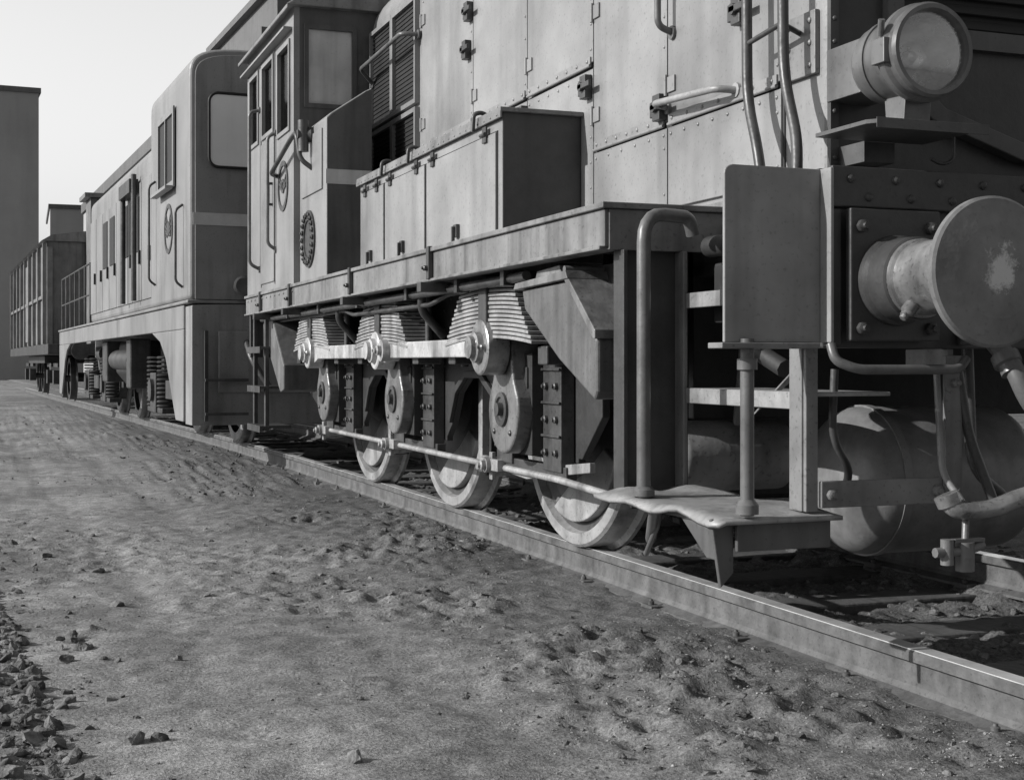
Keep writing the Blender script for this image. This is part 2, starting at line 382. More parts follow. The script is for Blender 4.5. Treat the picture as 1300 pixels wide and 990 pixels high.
for i in range(2):
    a=AX[i]; P=[(a+.52,.5),(a+.62,.66),(a+.78,.74),(a+1.0,.74),(a+1.15,.66),(a+1.25,.5)]
    Q=[(a+.49,.52),(a+.60,.69),(a+.77,.775),(a+1.01,.775),(a+1.17,.69),(a+1.28,.52)]
    m.prism(P+Q[::-1],2.235,2.2545)
frame=m.obj('frame',DARK,L1,.006)
for a in AX:
    for s in (0,1):
        m=M(); q=(lambda x:x) if s==0 else mx
        d=1 if s==0 else -1
        xf=q(2.41)
        prof=[(.0,WR-.06),(.0,WR-.012),(.012,WR),(.10,WR+.004),(.115,WR+.028),(.135,WR+.028),(.14,WR-.06)]
        m.lathe([(0.035,WR-.068),(0,WR-.06)]+prof+[(.14,WR-.068)],(xf,a,WR),(d,0,0),72,False)
        w=m.obj('wheel',WHEEL,L1)
        m=M()
        m.lathe([(.035,WR-.068),(.03,WR-.10),(.05,WR-.13),(.065,.30),(.06,.20),(.02,.17),(-.01,.13),(-.01,0.001)],(xf,a,WR),(d,0,0),56,False)
        m.lathe([(.09,WR-.068),(.09,.01)],(xf,a,WR),(d,0,0),48,False)
        m.obj('wheel_centre',WEB,w)
        m=M()
        pts=[(a+ (WR-.11)*math.cos(math.radians(t)),WR+(WR-.11)*math.sin(math.radians(t))) for t in range(205,296,5)]
        pts+=[(a+.02,WR-.34),(a-.18,WR-.26),(a-.34,WR-.16)]
        m.prism(pts[::-1],q(2.405),q(2.46)); m.obj('balance_weight',WHEEL,w,.006)
    m=M(); m.cyl((2.2,a,WR),(mx(2.2),a,WR),.09); m.obj('axle',DARK,L1)
    m=M(); m.box(2.75,3.7,a-.42,a+.42,.22,.95); m.obj('traction_motor',DARK,L1,.05,3)
for a in AX:
    m=M()
    for sg in (-1,1):
        y0=a+sg*.29
        m.box(2.19,2.252,y0-.10,y0+.10,.36,.98)
        for zz in (.44,.58,.72,.86):
            for yy in (-.055,.055): m.nut((2.19,y0+yy,zz),(-1,0,0),.017,.014)
        for zz in (.51,.65,.79,.92): m.box(2.178,2.19,y0-.1,y0+.1,zz-.006,zz+.006)
    m.box(2.2,2.25,a-.42,a+.42,.33,.385)
    m.obj('axle_guide',DARK2,L1,.004)
    m=M(); m.box(2.14,2.27,a-.185,a+.185,.42,.86); m.box(2.13,2.14,a-.15,a+.15,.5,.8); m.obj('axle_box',DARK,L1,.012,3)
for a in AX:
    m=M()
    for i in range(14):
        hl=.56-.018*i; z0=.925+i*.018; n=12
        top=[];bot=[]
        for k in range(n+1):
            t=-hl+2*hl*k/n; dz=-.10*t*t
            top.append((a+t,z0+.0135+dz));bot.append((a+t,z0+dz))
        m.prism(bot+top[::-1],1.99+.004*(i%2),2.14)
    sp=m.obj('leaf_spring',SPRING,L1,.002,1)
    m=M(); m.box(1.978,2.15,a-.05,a+.05,.90,1.185); m.obj('spring_buckle',DARK2,sp,.006)
    for sg in(-1,1):
        m=M(); m.cyl((2.10,a+sg*.59,.80),(2.10,a+sg*.59,1.19),.018); m.box(2.03,2.16,a+sg*.58-.05,a+sg*.58+.05,.81,.885)
        m.obj('spring_hanger',DARK2,sp,.006)
PZ=WR+TH
for i,a in enumerate(AX):
    m=M()
    lo=arc(a,WR-.01,.185,-200,20,22)
    hi=arc(a,PZ,.10,-10,190,12)
    m.prism(lo+[(a+.125,WR+.13)]+hi+[(a-.125,WR+.13)],2.075,2.215)
    cr=m.obj('crank',CRANK,L1,.012,3)
    m=M()
    m.lathe([(0,.075),(.012,.075),(.014,.055),(.005,.05),(.005,.03),(.03,.028),(.032,.0)],(2.075,a,WR),(-1,0,0),24,False)
    m.rivets((2.075,a-.1,WR-.1),(2.075,a+.1,WR-.1),2,(-1,0,0),.014)
    m.obj('crank_hub',DARK2,cr)
    m=M(); k_=1.15 if i==0 else 1.
    m.lathe([(0,.105*k_),(.095,.105*k_),(.10,.098*k_),(.10,.07),(.125,.066),(.13,.05),(.15,.048),(.155,0)],(2.065,a,PZ),(-1,0,0),28,False)
    for sg in (-1,1): 
        m.nut((1.965,a+sg*.082,PZ+.0),(-1,0,0),.016,.02)
    m.box(1.985,2.055,a-.05,a+.05,PZ+.08,PZ+.145); m.cyl((2.02,a,PZ+.14),(2.02,a,PZ+.18),.028,n=6); m.cyl((2.02,a,PZ+.18),(2.02,a,PZ+.20),.014,n=8)
    m.obj('rod_bearing',STEEL if i else SHANK,L1,.004)
m=M()
for i in range(2):
    a,b=AX[i]+.09,AX[i+1]-.09
    poly=[(a,PZ-.07),(a+.12,PZ-.042),(b-.12,PZ-.042),(b,PZ-.07),(b,PZ+.07),(b-.12,PZ+.042),(a+.12,PZ+.042),(a,PZ+.07)]
    m.prism(poly,1.995,2.04)
m.lathe([(0,.06),(.1,.06)],(2.055,AX[1]-.17,PZ),(-1,0,0),20); m.nut((1.955,AX[1]-.17,PZ),(-1,0,0),.03,.02)
m.obj('coupling_rod',STEEL,L1,.006,2)
m=M()
m.tube([(2.2,4.5,.30),(2.2,5.3,.33),(2.2,9.7,.345)],.016)
for a in AX:
    for sg in (-.66,):
        m.box(2.36,2.40,a+sg-.03,a+sg+.03,.25,1.0)
    m.box(2.16,2.235,a+.3,a+.55,.315,.37); m.cyl((2.14,a+.42,.34),(2.25,a+.42,.34),.035,n=12); m.nut((2.14,a+.42,.34),(-1,0,0),.025,.02)
    m.box(2.17,2.19,a+.40,a+.44,.27,.4)
    m.tube([(2.18,a+.42,.3),(2.3,a+.6,.28),(2.42,a+.62,.3)],.014)
m.prism([(5.0,.42),(5.0,.38),(5.7,.30),(6.3,.33),(6.3,.37),(5.7,.35)],2.21,2.235)
m.obj('brake_rigging',WHEEL,L1,.003)
for a in AX:
    m=M(); pts=[(a-(WR+.008)*math.cos(math.radians(t)),WR+(WR+.008)*math.sin(math.radians(t))) for t in range(-35,26,6)]+[(a-(WR+.07)*math.cos(math.radians(t)),WR+(WR+.07)*math.sin(math.radians(t))) for t in range(25,-36,-6)]
    m.prism(pts,2.43,2.52); m.obj('brake_shoe',DARK,L1)
# deck
m=M()
for s in (0,1):
    q=(lambda x:x) if s==0 else mx
    def bx(x0,x1,*a): m.box(min(q(x0),q(x1)),max(q(x0),q(x1)),*a)
    bx(1.85,2.42,4.08,11.0,1.325,1.345)
    bx(1.865,1.88,4.10,11.0,1.20,1.324)
    bx(1.85,1.93,4.11,11.0,1.19,1.203)
    bx(1.88,2.38,4.095,4.112,1.19,1.324)
    for k in range(15):
        y=4.5+k*.46; bx(1.93,2.25,y-.006,y+.006,1.21,1.32)
m.box(2.42,4.04,3.6,11.0,1.30,1.34)
m.rivets((1.865,9.15,1.30),(1.865,10.9,1.30),12,(-1,0,0),.011)
m.obj('deck',DECK,L1,.003)
for y in (6.0,7.5,9.2,10.3):
    m=M(); m.box(1.84,1.862,y-.02,y+.02,1.2,1.35); m.box(1.80,1.95,y-.03,y+.03,1.14,1.185); m.nut((1.84,y,1.25),(-1,0,0),.014); m.obj('deck_bracket',DARK2,L1,.003)
m=M()
m.tube([(1.94,5.0,1.16),(1.94,5.3,1.155),(1.94,10.7,1.15)],.02)
m.tube([(2.0,5.1,1.16),(2.0,6.2,1.14),(1.97,6.35,1.10),(1.97,7.9,1.10),(1.97,8.1,1.13),(2.0,10.4,1.13)],.012)
m.tube([(1.97,6.5,1.16),(1.97,6.52,1.08),(2.1,6.56,.95)],.022)
m.tube([(1.97,8.25,1.16),(1.97,8.28,1.08),(2.1,8.32,.95)],.022)
for y in (5.2,5.8,6.6,7.6,8.6,9.6): m.box(1.91,1.97,y-.02,y+.02,1.13,1.19)
m.obj('pipework',DARK2,L1)
# sand boxes
m=M(); m.prism([(4.95,1.10),(4.92,1.02),(4.58,.83),(4.26,.69),(4.24,.72),(4.24,.90),(4.49,1.11)],1.90,2.04)
sb=m.obj('sandbox',SANDP,L1,.012,3,label='slanted thick steel sand box over the front wheel'); 
m=M(); m.prism([(4.93,1.10),(4.55,.84),(4.22,.70),(4.22,1.17),(4.90,1.17)],2.041,2.22); m.obj('sandbox_back',DARK,sb)
m=M(); m.prism([(4.99,1.10),(4.97,1.125),(4.47,1.145),(4.45,1.115)],1.88,2.2); m.prism([(4.86,1.13),(4.84,1.165),(4.62,1.175),(4.6,1.14)],1.92,2.2);m.cyl((1.89,4.50,1.15),(2.22,4.50,1.15),.014); m.prism([(4.49,1.11),(4.24,.90),(4.225,.90),(4.225,.93),(4.47,1.13)],1.885,2.06); m.obj('sandbox_lid',DECK,sb,.003)
m=M(); m.prism([(10.66,1.12),(10.62,1.02),(9.98,.60),(9.86,.62),(9.86,.80),(10.30,1.15),(10.5,1.15)],1.94,2.2); m.obj('sandbox',SANDP,L1,.01)
m=M(); m.tube([(2.1,4.3,.72),(2.12,4.28,.5),(2.25,4.5,.3),(2.43,4.9,.12)],.022); m.obj('sand_pipe',PIPE,L1)
m=M(); m.tube([(2.2,4.3,.7),(2.36,4.7,.2),(2.42,4.92,.06)],.012); m.obj('sand_pipe',PIPE,L1)
# corner steps
m=M()
m.box(1.93,2.16,4.135,4.15,.38,1.3); m.box(1.92,1.935,4.07,4.15,.40,1.19)
m.obj('step_back_plate',BEAM,L1,.003)
m=M()
m.box(2.125,2.165,3.31,3.325,.40,.87); m.box(2.12,2.135,3.325,3.39,.40,.87)
m.obj('step_post',DECK,L1,.003)
m=M(); m.box(2.14,2.155,4.07,4.134,.40,1.19); m.obj('step_post',DECK,L1,.003)
for z in (.685,1.0):
    m=M(); m.box(2.15,2.162,3.326,4.133,z,z+.05); m.box(2.162,2.42,3.326,4.133,z+.038,z+.05); m.obj('step_tread',TREAD,L1,.002,1)
m=M()
n=14
vs=[];fs=[]
for i in range(n+1):
    for j in range(n+1):
        x=1.82+.40*j/n;y=3.27+.82*i/n
        z=.402-.008*max(0,(3.5-y))*3+.006*math.sin(y*13)+.01*math.exp(-((y-4.05)/.1)**2)*math.sin(x*30)
        if j==0: z-=.012+.008*math.sin(y*21)
        vs.append((x,y,z))
for i in range(n):
    for j in range(n): a=i*(n+1)+j; fs.append((a,a+1,a+n+2,a+n+1))
m.add(vs,fs,True)
pl=m.obj('foot_platform',TREAD,L1); md=pl.modifiers.new('s','SOLIDIFY'); md.thickness=.012; md.offset=-1
m=M(); m.box(1.90,2.20,3.30,3.315,.30,.385); m.prism([(1.83,.39),(1.90,.39),(1.90,.24),(1.86,.20)],3.32,3.335,'y'); m.box(1.86,2.18,3.335,4.0,.37,.385)
m.prism([(3.35,.385),(3.6,.385),(3.42,.27),(3.35,.27)],1.87,1.885); m.obj('platform_bracket',SHADE,L1,.003)
m=M(); m.tube([(1.885,3.85,.40),(1.885,3.85,1.285),(2.08,3.92,1.285),(2.1,3.93,1.23)],.022,12,.09); m.lathe([(0,.035),(.02,.035),(.03,.024)],(1.885,3.85,.405),(0,0,1),14); m.obj('handrail',PIPE,L1)
m=M(); m.tube([(1.925,3.29,.40),(1.925,3.29,.885)],.019,12); m.lathe([(0,.032),(.025,.032),(.04,.02)],(1.925,3.29,.405),(0,0,1),14); m.lathe([(0,.028),(.03,.028)],(1.925,3.29,.80),(0,0,1),14); m.obj('handrail',PIPE,L1)
m=M(); m.box(2.165,2.18,4.115,4.16,.40,1.3);m.obj('step_post',DARK2,L1)
for s in (0,1):
    q=(lambda x:x) if s==0 else mx
    m=M(); P=[(2.166,.875),(2.166,1.362)]+[(1.885,1.362)]+arc(1.885,1.337,.025,90,180,5)+[(1.86,.875)]
    P=[(q(a),b) for a,b in P]
    m.prism(P,3.30,3.312,'y')
    a_,b_=sorted((q(2.166),q(2.178))); m.box(a_,b_,3.25,3.312,.875,1.362)
    gp=m.obj('guard_plate',GREYP,L1,.003)
    m=M(); a,b=sorted((q(1.83),q(2.14))); m.box(a,b,3.26,3.34,.858,.874); m.obj('guard_lip',DECK,gp,.003)
# buffer beam
m=M(); m.box(2.18,mx(2.18),3.29,3.33,.86,1.355)
m.box(2.18,mx(2.18),3.262,3.289,1.255,1.37); m.box(2.18,mx(2.18),3.33,3.60,1.34,1.37)
m.box(2.18,2.215,3.268,3.289,.87,1.25)
m.rivets((2.24,3.262,1.335),(3.3,3.262,1.335),8,(0,-1,0),.014); m.rivets((2.30,3.262,1.285),(3.3,3.262,1.285),8,(0,-1,0),.014)
m.box(2.62,2.66,3.268,3.289,.87,1.25); m.rivets((2.64,3.268,.92),(2.64,3.268,1.2),4,(0,-1,0),.015)
m.rivets((2.72,3.29,.95),(3.3,3.29,.95),6,(0,-1,0),.016)
m.rivets((2.72,3.29,1.15),(3.3,3.29,1.15),6,(0,-1,0),.016)
m.obj('buffer_beam',BEAM,L1,.005)
for s in (0,1):
    xb=2.372 if s==0 else mx(2.372)
    m=M(); m.box(xb-.15,xb+.15,3.235,3.261,.88,1.25)
    for a in (-.115,.115):
        for b in (.915,1.2): m.nut((xb+a,3.235,b),(0,-1,0),.019,.016)
    m.lathe([(0,.128),(.02,.126),(.03,.118),(.10,.116),(.105,.11)],(xb,3.235,1.05),(0,-1,0),40,False)
    bf=m.obj('buffer',BEAM,L1,.004)
    m=M(); m.lathe([(0,.10),(.0,.109),(.06,.109),(.066,.102),(.30,.10),(.33,.104),(.345,.12)],(xb,3.175,1.05),(0,-1,0),48,False)
    m.nut((xb-.075,3.06,.975),(-.6,0,-.7),.020,.028); m.cyl((xb-.075,3.06,.975),(xb-.105,3.06,.945),.011)
    m.obj('buffer_shank',SHANK,bf)
    m=M(); m.lathe([(0,.0),(0,.184),(.006,.193),(.022,.193),(.028,.186),(.036,.12),(.038,.0)],(xb,2.85,1.05),(0,-1,0),72,False)
    m.obj('buffer_head',FACE,bf)
m=M(); m.box(CX-.12,CX+.12,3.24,3.262,.93,1.17); m.tube([(CX,3.25,1.05),(CX,3.02,1.05),(CX,2.94,1.1),(CX,2.94,1.17),(CX,3.02,1.19)],.03); m.obj('drawhook',DARK2,L1)
m=M(); m.box(2.17,2.60,3.30,3.315,.41,.485); m.nut((2.2,3.30,.447),(0,-1,0),.016);m.nut((2.56,3.30,.447),(0,-1,0),.016)
m.obj('step_bar',DECK,L1,.003)
m=M(); m.box(2.58,2.64,3.284,3.299,.40,.84);m.box(2.60,2.62,3.3,3.5,.80,.86);m.nut((2.61,3.284,.76),(0,-1,0),.014);m.nut((2.61,3.284,.447),(0,-1,0),.014); m.obj('step_post',DECK,L1,.003)
m=M(); m.box(2.30,2.345,3.6,3.615,.45,.86); m.obj('step_post',DECK,L1,.003)
m=M(); m.prism([(2.14,.66),(2.16,.68),(2.34,.85),(2.36,.83)],3.62,3.63,'y'); m.obj('beam_brace',DECK,L1)
m=M(); m.tube([(2.16,3.24,.87),(2.16,3.22,.825),(2.22,3.2,.80),(2.56,3.2,.80),(2.6,3.22,.83)],.014,10,.04); m.obj('grab_handle',PIPE,L1)
m=M(); m.tube([(2.66,3.2,.90),(2.66,3.1,.82),(2.69,3.06,.70),(2.82,3.04,.58),(3.0,3.04,.5)],.028,12,.09); m.lathe([(0,.04),(.03,.04),(.035,.03),(.06,.03)],(2.66,3.13,.84),(0,-.5,-.8),14); m.obj('brake_hose',PIPE,L1)
m=M(); m.tube([(2.45,3.12,.44),(2.47,3.10,.415),(2.56,3.08,.41),(2.68,3.07,.45),(2.9,3.07,.47)],.026,12,.05); m.lathe([(0,.034),(.03,.034)],(2.45,3.12,.455),(0.2,-.1,-.5),12); m.obj('air_pipe',SHANK,L1)
m=M(); m.tube([(2.40,3.1,.30),(2.5,3.1,.30),(2.56,3.1,.315)],.014); m.cyl((2.44,3.1,.335),(2.44,3.1,.265),.018); m.cyl((2.5,3.1,.325),(2.5,3.1,.245),.026,n=6); m.box(2.46,2.56,3.09,3.11,.325,.335)
m.tube([(2.5,3.1,.32),(2.52,3.12,.42),(2.54,3.25,.5),(2.56,3.3,.8)],.010,8,.05); m.obj('air_valve',HEAD_M,L1)
m=M(); m.tube([(2.28,3.4,.8),(2.27,3.4,.6),(2.35,3.42,.5),(2.37,3.5,.42)],.012,8,.06); m.obj('air_pipe',DARK2,L1)
m=M(); m.tube([(2.63,3.3,.82),(2.66,3.28,.6),(2.72,3.25,.42)],.015,8,.06);m.obj('air_pipe',DARK2,L1)
m=M(); m.tube([(2.75,3.4,.86),(2.75,3.38,.5),(2.9,3.4,.4)],.018,8,.08); m.obj('air_pipe',DARK2,L1)
m=M(); m.lathe(tank(.80,.25,.15),(2.60,3.95,.42),(1,0,0),56,False,True); m.lathe([(.15,.25),(.15,.256),(.18,.256),(.18,.25)],(2.60,3.95,.42),(1,0,0),56,False)
m.obj('air_reservoir',HEAD_M,L1)
m=M(); m.lathe(tank(.50,.125,.05),(2.18,4.30,.49),(1,0,0),36,False,True); m.tube([(2.45,4.25,.6),(2.45,4.2,.9)],.02); m.obj('air_reservoir',DECK,L1)
m=M(); m.box(2.3,4.1,3.7,4.1,.95,1.29); m.box(2.24,2.3,3.85,4.05,.95,1.15); m.obj('underdeck_box',DARK,L1,.01)
m=M(); m.tube([(2.28,3.9,1.05),(2.28,3.9,.88),(2.3,3.7,.8)],.03)
m.cyl((2.2,4.0,1.2),(2.2,3.6,1.2),.035); m.tube([(2.2,3.7,1.2),(2.2,3.7,1.1),(2.25,3.75,.9)],.016); m.obj('drain_pipe',DARK,L1)
# hood
m=M(); 
cs=[(2.40,1.36)]+[(2.40,3.02)]+arc(2.70,3.05,.30,180,90,8)
cs+= [(2*CX-a,b) for a,b in cs[::-1]]
m.prism(cs,3.622,9.10,'y'); hood=m.obj('hood',PAINT,L1,.025,4)
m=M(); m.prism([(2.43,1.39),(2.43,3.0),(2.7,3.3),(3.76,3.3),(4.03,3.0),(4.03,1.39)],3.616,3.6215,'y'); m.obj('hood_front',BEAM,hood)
m=M(); m.box(2.385,mx(2.385),3.60,9.1,1.345,1.385); m.rivets((2.385,3.7,1.366),(2.385,5.4,1.366),14,(-1,0,0),.009); m.obj('hood_base_angle',DECK,L1,.003)
seams=[3.86,4.67,5.36,6.14,6.94,7.88]
def door(y0,y1,z0,z1,latch=True,hinge=True):
    g=.005
    m=M(); m.box(2.386,2.3995,y0+g,y1-g,z0+g,z1-g)
    m.rivets((2.386,y0+.03,z1-.03),(2.386,y1-.03,z1-.03),max(2,int((y1-y0)/.10)),(-1,0,0),.008)
    m.rivets((2.386,y0+.025,z0+.06),(2.386,y0+.025,z1-.08),max(2,int((z1-z0)/.11)),(-1,0,0),.007)
    d=m.obj('hood_door',PAINT,hood,.003)
    m=M(); m.box(2.394,2.3996,y0-.0045,y0+.0045,z0,z1); m.box(2.394,2.3996,y0,y1,z1-.0045,z1+.0045); m.obj('door_gap',GAP,d)
    if hinge:
        m=M(); m.box(2.379,2.3855,y0+.02,y1-.02,z0-.006,z0+.028); m.rivets((2.379,y0+.05,z0+.011),(2.379,y1-.05,z0+.011),7,(-1,0,0),.009)
        m.tube([(2.379,y0+.02,z0-.010),(2.379,y1-.02,z0-.010)],.007); m.obj('door_hinge',PAINT2,d)
    for hz in ((z0+.14,z1-.14) if z1-z0>.4 else ()):
        m=M(); m.box(2.378,2.3858,y1-.07,y1-.012,hz-.03,hz+.03); m.cyl((2.379,y1,hz-.04),(2.379,y1,hz+.04),.009,n=8); m.obj('side_hinge',PAINT2,d,.002)
    return d
def latch(y,z):
    m=M(); m.box(2.35,2.385,y-.03,y+.03,z-.05,z+.05); m.cyl((2.335,y,z),(2.39,y,z),.02,n=10); m.box(2.335,2.35,y-.10,y+.02,z-.012,z+.012); m.box(2.36,2.385,y+.04,y+.07,z-.03,z+.03); m.obj('door_latch',DARK2,hood,.003)
for i in range(5):
    y0,y1=seams[i],seams[i+1]
    if i<2:
        door(y0,y1,1.40,1.715,hinge=False); door(y0,y1,1.73,2.45); door(y0,y1,2.46,3.0)
    else:
        door(y0,y1,1.40,2.08,hinge=False); door(y0,y1,2.10,3.0)
for y,z in ((4.70,1.79),(6.16,2.0),(6.97,2.0),(7.78,2.0),(4.70,2.3),(6.16,2.7),(6.97,2.7),(5.40,2.0),(7.0,2.5),(4.1,2.02)): latch(y,z)
m=M(); m.box(2.382,2.399,3.66,3.84,1.72,1.92); m.rivets((2.382,3.69,1.75),(2.382,3.69,1.89),3,(-1,0,0),.012); m.rivets((2.382,3.81,1.75),(2.382,3.81,1.89),3,(-1,0,0),.012)
m.obj('hood_corner_plate',DECK,hood,.003)
m=M(); m.box(2.382,2.399,3.66,3.84,2.02,2.2);m.rivets((2.382,3.69,2.05),(2.382,3.69,2.17),3,(-1,0,0),.012); m.obj('hood_corner_plate',DECK,hood,.003)
def grab(pts,r=.012,name='grab_rail',mt=PIPE,par=None):
    m=M(); m.tube(pts,r,10,.04)
    for p in (pts[0],pts[-1]): m.lathe([(0,r*2),(.012,r*2)],Vector(p)-Vector((.012,0,0)),(1,0,0),10)
    m.obj(name,mt,par or L1)
grab([(2.386,4.14,1.755),(2.31,4.16,1.76),(2.31,4.64,1.79),(2.386,4.66,1.785)],.013,mt=TREAD)
grab([(2.386,4.62,2.5),(2.32,4.62,2.48),(2.32,4.62,2.08),(2.386,4.62,2.06)],.013)
m=M(); m.tube([(2.30,3.94,2.6),(2.30,3.93,1.68),(2.28,3.83,1.50),(2.28,3.80,1.37)],.018,10,.1); m.tube([(2.30,3.72,2.6),(2.30,3.71,1.72),(2.28,3.6,1.5),(2.26,3.57,1.37)],.018,10,.1)
m.tube([(2.30,3.94,1.86),(2.30,3.72,1.88)],.009); m.tube([(2.39,3.75,1.86),(2.3,3.72,1.88)],.009); m.lathe([(0,.035),(.02,.035)],(2.26,3.57,1.365),(0,0,1),12); m.obj('hood_handrail',DARK2,L1)
for (a,b) in ((8.0,8.48),(8.54,9.03)):
    for (c,d) in ((2.42,3.02),(2.10,2.34),(1.66,2.02)):
        m=M(); wall(m,'x',2.368,2.3995,a-.028,b+.028,c-.028,d+.028,[(a,b,c,d)])
        fr=m.obj('grille_frame',PAINT2,hood)
        m=M(); m.box(2.392,2.3995,a,b,c,d); 
        k=int((d-c)/.028)
        for i in range(k): z=c+.014+i*.028; m.box(2.386,2.391,a,b,z-.002,z+.002)
        m.obj('grille',BLACK,fr)
grab([(2.39,7.95,2.80),(2.28,7.97,2.80),(2.28,8.95,2.78),(2.39,9.03,2.70)],.014)
# battery box
BX=2.02
m=M(); m.box(BX,2.384,5.492,7.93,1.346,1.885); bb=m.obj('battery_box',PAINT,L1,.004)
m=M(); m.box(BX+.002,2.38,5.487,5.4915,1.348,1.885); m.obj('box_end_shade',BEAM,bb)  # thin dark plate paints the box front as shaded
m=M(); m.box(BX-.02,2.3845,5.46,7.95,1.887,1.905); m.box(BX-.022,BX-.012,5.46,7.95,1.86,1.888); m.rivets((BX-.022,5.5,1.874),(BX-.022,7.9,1.874),30,(-1,0,0),.006); m.obj('box_lid',DECK,bb,.003)
ed=[5.53,6.58,7.36,7.90]
for i in range(3):
    m=M(); m.box(BX-.012,BX-.0005,ed[i]+.02,ed[i+1]-.02,1.385,1.81); d=m.obj('box_door',PAINT,bb,.004)
    m=M(); m.box(BX-.003,BX-.0004,ed[i]+.012,ed[i]+.0195,1.38,1.815);m.box(BX-.003,BX-.0004,ed[i]+.012,ed[i+1]-.012,1.811,1.817); m.obj('door_gap',BLACK,d)
    for y in (ed[i]+.14,ed[i+1]-.14):
        m=M(); m.box(BX-.022,BX-.0125,y-.025,y+.025,1.78,1.85); m.cyl((BX-.026,y-.03,1.815),(BX-.026,y+.03,1.815),.009,n=8); m.obj('box_hinge',DARK2,d,.002)
    y=(ed[i]+ed[i+1])/2; m=M(); m.box(BX-.03,BX-.0125,y-.025,y+.025,1.40,1.46); m.box(BX-.045,BX-.03,y-.008,y+.008,1.36,1.45)
    m.obj('box_latch',DARK2,d,.002)
for y in (5.75,6.78,7.3):
    m=M(); m.tube([(BX+.04,y,1.905),(BX+.0,y,1.93),(BX-.04,y,1.92),(BX-.045,y,1.84)],.010,8,.02)
    m.obj('box_clamp',DARK2,bb)
m=M(); m.cyl((2.33,6.2,1.905),(2.33,6.2,1.98),.02);m.obj('filler_cap',DARK2,bb)
m=M(); m.cyl((2.2,7.2,1.905),(2.2,7.2,1.95),.03); m.obj('filler_cap',DARK2,bb)
# cab locker (stands clear of the hood)
LP=[(1.90,1.346),(2.19,1.346),(2.19,2.53),(2.15,2.51),(1.93,2.36),(1.90,2.33)]
m=M(); m.prism(LP,8.305,9.095,'y'); lk=m.obj('side_locker',PAINT2,L1,.008,3)
m=M(); m.prism([(1.905,1.35),(2.186,1.35),(2.186,2.52),(2.148,2.50),(1.935,2.352),(1.905,2.32)],8.30,8.3045,'y'); m.obj('locker_end_shade',SHADE,lk)  # end plate darker than the locker, shade put into its colour
m=M(); m.prism([(1.895,1.92),(2.189,1.92),(2.189,2.01),(1.895,2.01)],8.294,8.299,'y'); m.obj('white_band',WHITE,lk)
m=M(); m.lathe([(0,.185),(.012,.185),(.014,.12),(.006,.118),(.006,0.0)],(1.8995,8.84-.05,1.62),(-1,0,0),40,False)
for i in range(20):
    t=i*math.pi/10; m.nut((1.888,8.79+.155*math.cos(t),1.62+.155*math.sin(t)),(-1,0,0),.018,.012)
m.obj('inspection_cover',DARK2,lk)
m=M(); m.box(1.89,1.8995,8.4,9.0,1.9,2.28); m.obj('locker_door',PAINT2,lk,.004)
m=M(); m.tube([(1.87,9.7,2.14),(1.80,9.6,2.14),(1.80,8.9,2.28),(1.80,8.72,2.3),(1.82,8.70,2.12),(1.9,8.68,2.06)],.016,10,.06); m.lathe([(0,.05),(.02,.05),(.05,.03),(.1,.03)],(1.9,8.7,2.28),(-1,0,0),14)
m.cyl((1.84,8.7,2.17),(1.84,8.7,2.37),.035); m.obj('hose_pipe',DARK2,L1)
# cab
CY0,CY1=9.10,10.9
wy=[(9.24,9.62,2.42,2.98),(9.82,10.22,2.50,3.0),(10.42,10.75,2.50,3.0)]
m=M(); wall(m,'x',1.86,1.90,CY0,CY1,1.346,3.2,wy); cab=m.obj('cab',PAINT2,L1)
m=M(); wall(m,'x',mx(1.90),mx(1.86),CY0,CY1,1.346,3.2,wy); m.obj('cab_side_wall',PAINT2,cab)
fw=[(1.96,2.26,2.56,3.06),(mx(2.26),mx(1.96),2.56,3.06)]
m=M(); wall(m,'y',CY0,CY0+.04,1.9005,mx(1.9005),1.346,3.2,fw); m.obj('cab_front_wall',SHADE,cab)  # end walls carry painted shade, darker than the cab sides
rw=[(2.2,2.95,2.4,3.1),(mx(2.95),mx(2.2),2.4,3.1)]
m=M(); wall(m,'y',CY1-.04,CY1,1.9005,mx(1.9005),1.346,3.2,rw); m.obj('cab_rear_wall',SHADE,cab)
m=M(); rp=[]
for i in range(21):
    t=i/20; x=1.80+(mx(1.80)-1.80)*t; rp.append((x,3.20+.42*math.sin(math.pi*t)**.75))
m.prism(rp,CY0-.06,CY1+.1,'y'); m.box(1.80,1.815,CY0-.06,CY1+.1,3.17,3.199); m.obj('cab_roof',DECK,cab,.01)
for (a,b,c,d) in wy:
    m=M(); wall(m,'x',1.848,1.8595,a-.03,b+.03,c-.03,d+.03,[(a,b,c,d)]); w=m.obj('side_window',PAINT2,cab)
    m=M(); m.box(1.875,1.88,a,b,c,d); m.obj('window_pane',GLASS,w)
for (a,b,c,d) in fw:
    m=M(); wall(m,'y',CY0-.012,CY0-.0005,a-.03,b+.03,c-.03,d+.03,[(a,b,c,d)]); w=m.obj('front_window',SHADE,cab)
    m=M(); m.box(a,b,CY0+.015,CY0+.02,c,d); m.obj('window_pane',GLASSM,w)
m=M(); m.box(1.85,1.8595,9.76,10.28,1.40,2.44); d=m.obj('cab_door',PAINT2,cab,.004)
m=M(); m.box(1.856,1.8597,9.745,9.757,1.38,3.05); m.box(1.856,1.8597,10.283,10.295,1.38,3.05); m.obj('door_gap',GAP,d)
m=M(); m.tube([(1.85,9.8,1.95),(1.82,9.8,1.95),(1.82,9.8,2.1),(1.85,9.8,2.1)],.01,8,.02); m.obj('door_handle',DARK2,d)
m=M(); m.box(1.80,1.859,CY0+.05,CY1,3.06,3.075); m.obj('rain_gutter',PAINT2,cab)
m=M(); m.lathe([(.0,.175),(.008,.175),(.008,.14),(.0,.14)],(1.8595,9.45,2.04),(-1,0,0),36,False)
